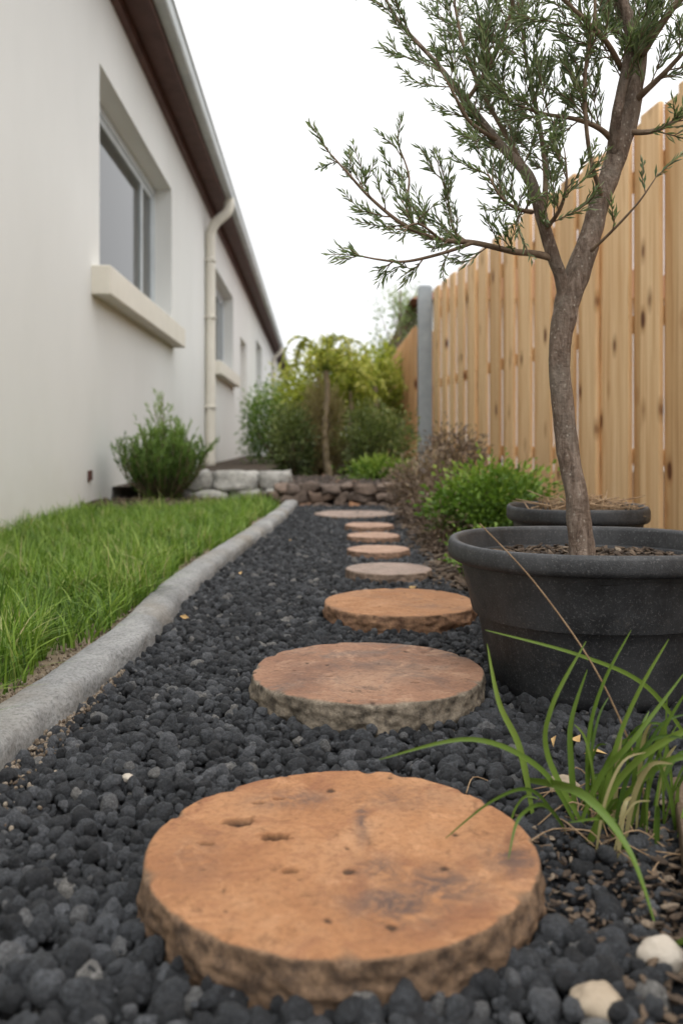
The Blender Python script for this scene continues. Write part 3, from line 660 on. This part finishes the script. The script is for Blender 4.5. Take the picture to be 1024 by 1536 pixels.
# ---------------------------------------------------------------- stone edgings at the end of the path
def blockrow(name,x0,x1,y,z0,rows,h,L,mat,seed,dep=.12):
    random.seed(seed); E=empty(name); import bmesh
    G=Geo()
    for r in range(rows):
        x=x0-random.uniform(0,L)*(r%2)
        while x<x1:
            l=L*random.uniform(.5,1.5); bm=bmesh.new(); bmesh.ops.create_cube(bm,size=1); bmesh.ops.subdivide_edges(bm,edges=bm.edges[:],cuts=3,use_grid_fill=True)
            cxx=x+l/2; of=Vector((random.random()*50,0,0)); V=[]; dz=random.uniform(-.006,.006); dy=random.uniform(-.015,.015)
            for v in bm.verts:
                p=v.co.copy(); d=p.normalized(); p=p*.86+d*.5*.16
                p=Vector((p.x*(l-.006),p.y*dep,p.z*(h*1.0-.004)))
                p+=Vector((noise.noise(p*18+of),noise.noise(p*18+of*2),noise.noise(p*18+of*3)))*.03
                V.append((p.x+cxx,p.y+y+dy,p.z+z0+h*(r+.5)+dz))
            G.add(V,[tuple(v.index for v in f.verts) for f in bm.faces],random.random()); bm.free(); x+=l
    G.obj('stones',mat,True,E); return E
def m_var(name,stops):
    m,nt,b=newmat(name,.9,.2); co=objco(nt)
    c=mix(nt,1.,ramp(nt,attr(nt,'var'),stops),ramp(nt,noi(nt,co,30,5,.7),[(.3,.6),(.7,1.3)]),'MULTIPLY'); col(nt,b,c); bump(nt,b,noi(nt,co,60,5,.7),.6,.006); return m
M_bk=m_var('brown_stones',[(0,(.10,.08,.07)),(.5,(.15,.115,.095)),(.85,(.2,.15,.12)),(1,(.38,.2,.11))])
M_gs=m_var('grey_stones',[(0,(.30,.29,.27)),(1,(.46,.45,.42))])
blockrow('retaining_edge',-.42,.75,5.36,-.03,3,.055,.13,M_bk,5)
blockrow('stone_border',-1.02,-.36,5.62,-.03,2,.12,.22,M_gs,6,.16)
sheet('planting_bed',[(-.38,5.42),(.85,5.42),(.6,17),(-1.9,17),(-1.6,5.7),(-.38,5.7)],.10,M_soil)
X,Y=jgrid(-.4,.75,5.40,6.6,.03); scatter('bed_rubble',np.c_[X,Y,rng.uniform(.105,.135,len(X))],rng.uniform(.006,.022,len(X)),pebble_meshes('rubble',6,M_rub,(1,.8,.6),2,.3,11),7)
X,Y=jgrid(-1.5,-.75,4.7,5.55,.03); k=np.hypot((X+1.12)/.42,(Y-5.15)/.45)<1; X,Y=X[k],Y[k]
scatter('mulch',np.c_[X,Y,rng.uniform(.012,.05,len(X))],rng.uniform(.01,.025,len(X)),C_m,8,True)

# ---------------------------------------------------------------- shrubs
def shrub(name,c,rad,ncl,nl,L,W,mat,csz=.25,bias=0.,stem=M_twig,up=.3):
    E=empty(name); c=np.array(c);rad=np.array(rad)
    d=rng.normal(size=(ncl,3)); d/=np.linalg.norm(d,axis=1)[:,None]; rr=rng.uniform(.35,1,ncl)**.6
    K=d*rr[:,None]; K[:,2]=np.maximum(K[:,2],-.8)
    cid=rng.integers(0,ncl,nl); off=rng.normal(0,csz,(nl,3)); q=K[cid]+off
    P=c+q*rad; D=q*.7+off*2+rng.normal(0,.5,(nl,3))+np.array([0,0,up])
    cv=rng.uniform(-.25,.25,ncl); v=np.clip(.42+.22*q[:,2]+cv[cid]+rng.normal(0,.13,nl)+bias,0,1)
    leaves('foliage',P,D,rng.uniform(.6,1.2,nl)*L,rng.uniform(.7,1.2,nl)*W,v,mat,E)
    G=Geo(); base=c-np.array([0,0,rad[2]])
    for k in K[:min(ncl,40)]:
        t=c+k*rad; m_=(base+t)/2+rng.normal(0,.06,3)*rad
        G.tube(spline([tuple(base),tuple(m_),tuple(t)],3),np.linspace(.012,.004,7)*max(rad)*1.6,5)
    G.obj('stems',stem,True,E); return E
M_l1=m_leaf('leaf_bright',[(0,(.04,.08,.015)),(.4,(.11,.20,.03)),(.75,(.22,.33,.055)),(1,(.36,.44,.1))],.35)
M_l2=m_leaf('leaf_dark',[(0,(.04,.055,.022)),(.4,(.10,.135,.045)),(.75,(.18,.22,.07)),(1,(.28,.31,.11))],.3)
M_l3=m_leaf('leaf_yellow',[(0,(.15,.19,.03)),(.4,(.36,.40,.06)),(.75,(.56,.55,.11)),(1,(.68,.62,.2))],.42)
M_l4=m_leaf('leaf_dry',[(0,(.06,.042,.034)),(.4,(.15,.105,.08)),(.75,(.27,.2,.14)),(1,(.4,.31,.2))],.2)
M_l7=m_leaf('leaf_tan',[(0,(.16,.12,.06)),(.5,(.40,.33,.17)),(1,(.58,.50,.30))],.35)
M_l5=m_leaf('leaf_conifer',[(0,(.05,.085,.025)),(.4,(.13,.22,.05)),(.75,(.24,.36,.09)),(1,(.38,.48,.16))],.35)
M_l6=m_leaf('leaf_pale',[(0,(.14,.20,.10)),(.5,(.28,.36,.18)),(1,(.45,.5,.28))],.45)
E=empty('conifer_shrub'); G=Geo(); P=[];D=[];Vv=[];Ls=[]
for i in range(120):
    a=random.uniform(0,6.28); sp=random.random()**.7; l=random.uniform(.34,.58)*(1-.35*sp)
    if sp<.4 and random.random()<.4: l*=1.22
    ca,sa=math.cos(a),math.sin(a)
    b0=np.array([-1.12+.05*ca*sp,5.45+.05*sa*sp,.02]); tip=b0+np.array([ca*.25*sp,sa*.25*sp,l]); mid=(b0+tip)/2+np.array([ca,sa,0])*.05*sp
    C=spline([b0,mid,tip],6); G.tube(C,np.linspace(.004,.0015,len(C)),4,0,False)
    segs=[(C,46)]
    for _ in range(3):
        k=random.randint(4,len(C)-3); q=C[k]; a2=random.uniform(0,6.28); l2=random.uniform(.07,.14)
        C2=spline([q,q+np.array([math.cos(a2)*.03,math.sin(a2)*.03,l2*.5]),q+np.array([math.cos(a2)*.06,math.sin(a2)*.06,l2])],4); segs.append((C2,20))
    for CC,m_ in segs:
        for j in range(m_):
            t=random.uniform(.08,1)*(len(CC)-1.001); k=int(t); q=CC[k]+(CC[k+1]-CC[k])*(t-k); tn=CC[k+1]-CC[k]; tn/=np.linalg.norm(tn)
            P.append(q);D.append(tn*1.2+rng.normal(0,.38,3));Ls.append(random.uniform(.025,.05)); Vv.append(min(1,max(0,(q[2]/.6)*.75+random.gauss(.08,.15))))
G.obj('stems',M_twig,True,E); leaves('needles',P,D,Ls,rng.uniform(.004,.008,len(P)),np.array(Vv),M_l5,E)

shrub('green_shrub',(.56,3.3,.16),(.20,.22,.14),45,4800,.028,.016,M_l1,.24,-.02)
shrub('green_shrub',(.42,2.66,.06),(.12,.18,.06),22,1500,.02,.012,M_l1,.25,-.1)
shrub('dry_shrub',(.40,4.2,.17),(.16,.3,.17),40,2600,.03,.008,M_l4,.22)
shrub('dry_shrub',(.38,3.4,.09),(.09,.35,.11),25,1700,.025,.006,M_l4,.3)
shrub('dark_shrub',(.62,4.9,.25),(.16,.3,.22),30,1800,.035,.012,M_l4,.22)
shrub('dark_hedge',(-.40,7.0,.36),(.14,.3,.30),40,3800,.045,.016,M_l2,.22)
shrub('dark_hedge',(.30,7.2,.36),(.28,.35,.28),55,5000,.045,.018,M_l2,.22,.12)
shrub('green_shrub',(.26,6.2,.18),(.22,.2,.09),30,1600,.045,.016,M_l1,.25,.1)
shrub('ornamental_grass',(-.18,7.3,.42),(.20,.25,.40),40,4500,.08,.008,M_l7,.2,.05,up=1.)
shrub('yellow_shrub',(-.12,8.4,.9),(.40,.5,.34),45,4200,.065,.022,M_l3,.22,-.05)
shrub('yellow_shrub',(.36,9.6,.92),(.34,.5,.42),45,4000,.07,.024,M_l3,.22,-.15)
shrub('green_shrub',(-.85,11.5,.6),(.4,.5,.5),50,4000,.06,.024,M_l1,.2,.05)
shrub('background_trees',(.1,19.,.9),(1.6,1.,.8),80,6500,.12,.04,M_l3,.18,-.1)
E2=shrub('background_tree',(.86,12.6,2.0),(.42,.5,.62),36,2000,.08,.025,M_l6,.16,.1)
G=Geo(); G.tube(spline([(.86,12.6,0),(.90,12.6,.9),(.85,12.6,1.8),(.86,12.6,2.6)],6),np.linspace(.05,.015,19),8); G.obj('trunk',M_bark,True,E2)
def palm_tree(px,py,pz,tr,nf,l0,l1,per,seed):
    random.seed(seed); palm=empty('palm_tree'); G=Geo()
    G.tube(spline([(px+.03,py,.08),(px-.01,py,pz*.45),(px+.015,py,pz*.8),(px,py,pz)],8),np.linspace(tr*1.4,tr,25),12,0,True,.25,4); G.obj('trunk',M_palmb,True,palm)
    G=Geo();P=[];D=[];Vv=[];Ls=[]
    for i in range(nf):
        a=i*2.4+random.uniform(-.3,.3); l=random.uniform(l0,l1); u=random.uniform(.0,.34); dx,dy=math.cos(a),math.sin(a)
        C=spline([(px,py,pz-.03),(px+dx*l*.35,py+dy*l*.35,pz+u*.8),(px+dx*l*.75,py+dy*l*.75,pz+u*.85),(px+dx*l,py+dy*l,pz+u*.4-.06)],8)
        G.tube(C,np.linspace(.006,.002,len(C)),5)
        for j in range(per):
            t=random.uniform(.12,1)*(len(C)-1.001); k=int(t); q=C[k]+(C[k+1]-C[k])*(t-k); tn=C[k+1]-C[k]; tn/=np.linalg.norm(tn)
            s=np.cross(tn,[0,0,1]); s/=np.linalg.norm(s)+1e-6; s*=random.choice((-1,1))
            P.append(q);D.append(tn*.9+s+np.array([0,0,-.1])+rng.normal(0,.2,3));Ls.append(random.uniform(.05,.10));Vv.append(random.uniform(.2,1.))
    G.obj('frond_stems',M_l3,True,palm); leaves('fronds',P,D,Ls,rng.uniform(.010,.018,len(P)),np.array(Vv),M_l3,palm)
palm_tree(-.13,7.1,.98,.022,15,.26,.42,80,5)
palm_tree(.34,8.9,.98,.025,13,.28,.44,80,9)
palm_tree(.08,8.0,.86,.02,12,.24,.36,70,12)
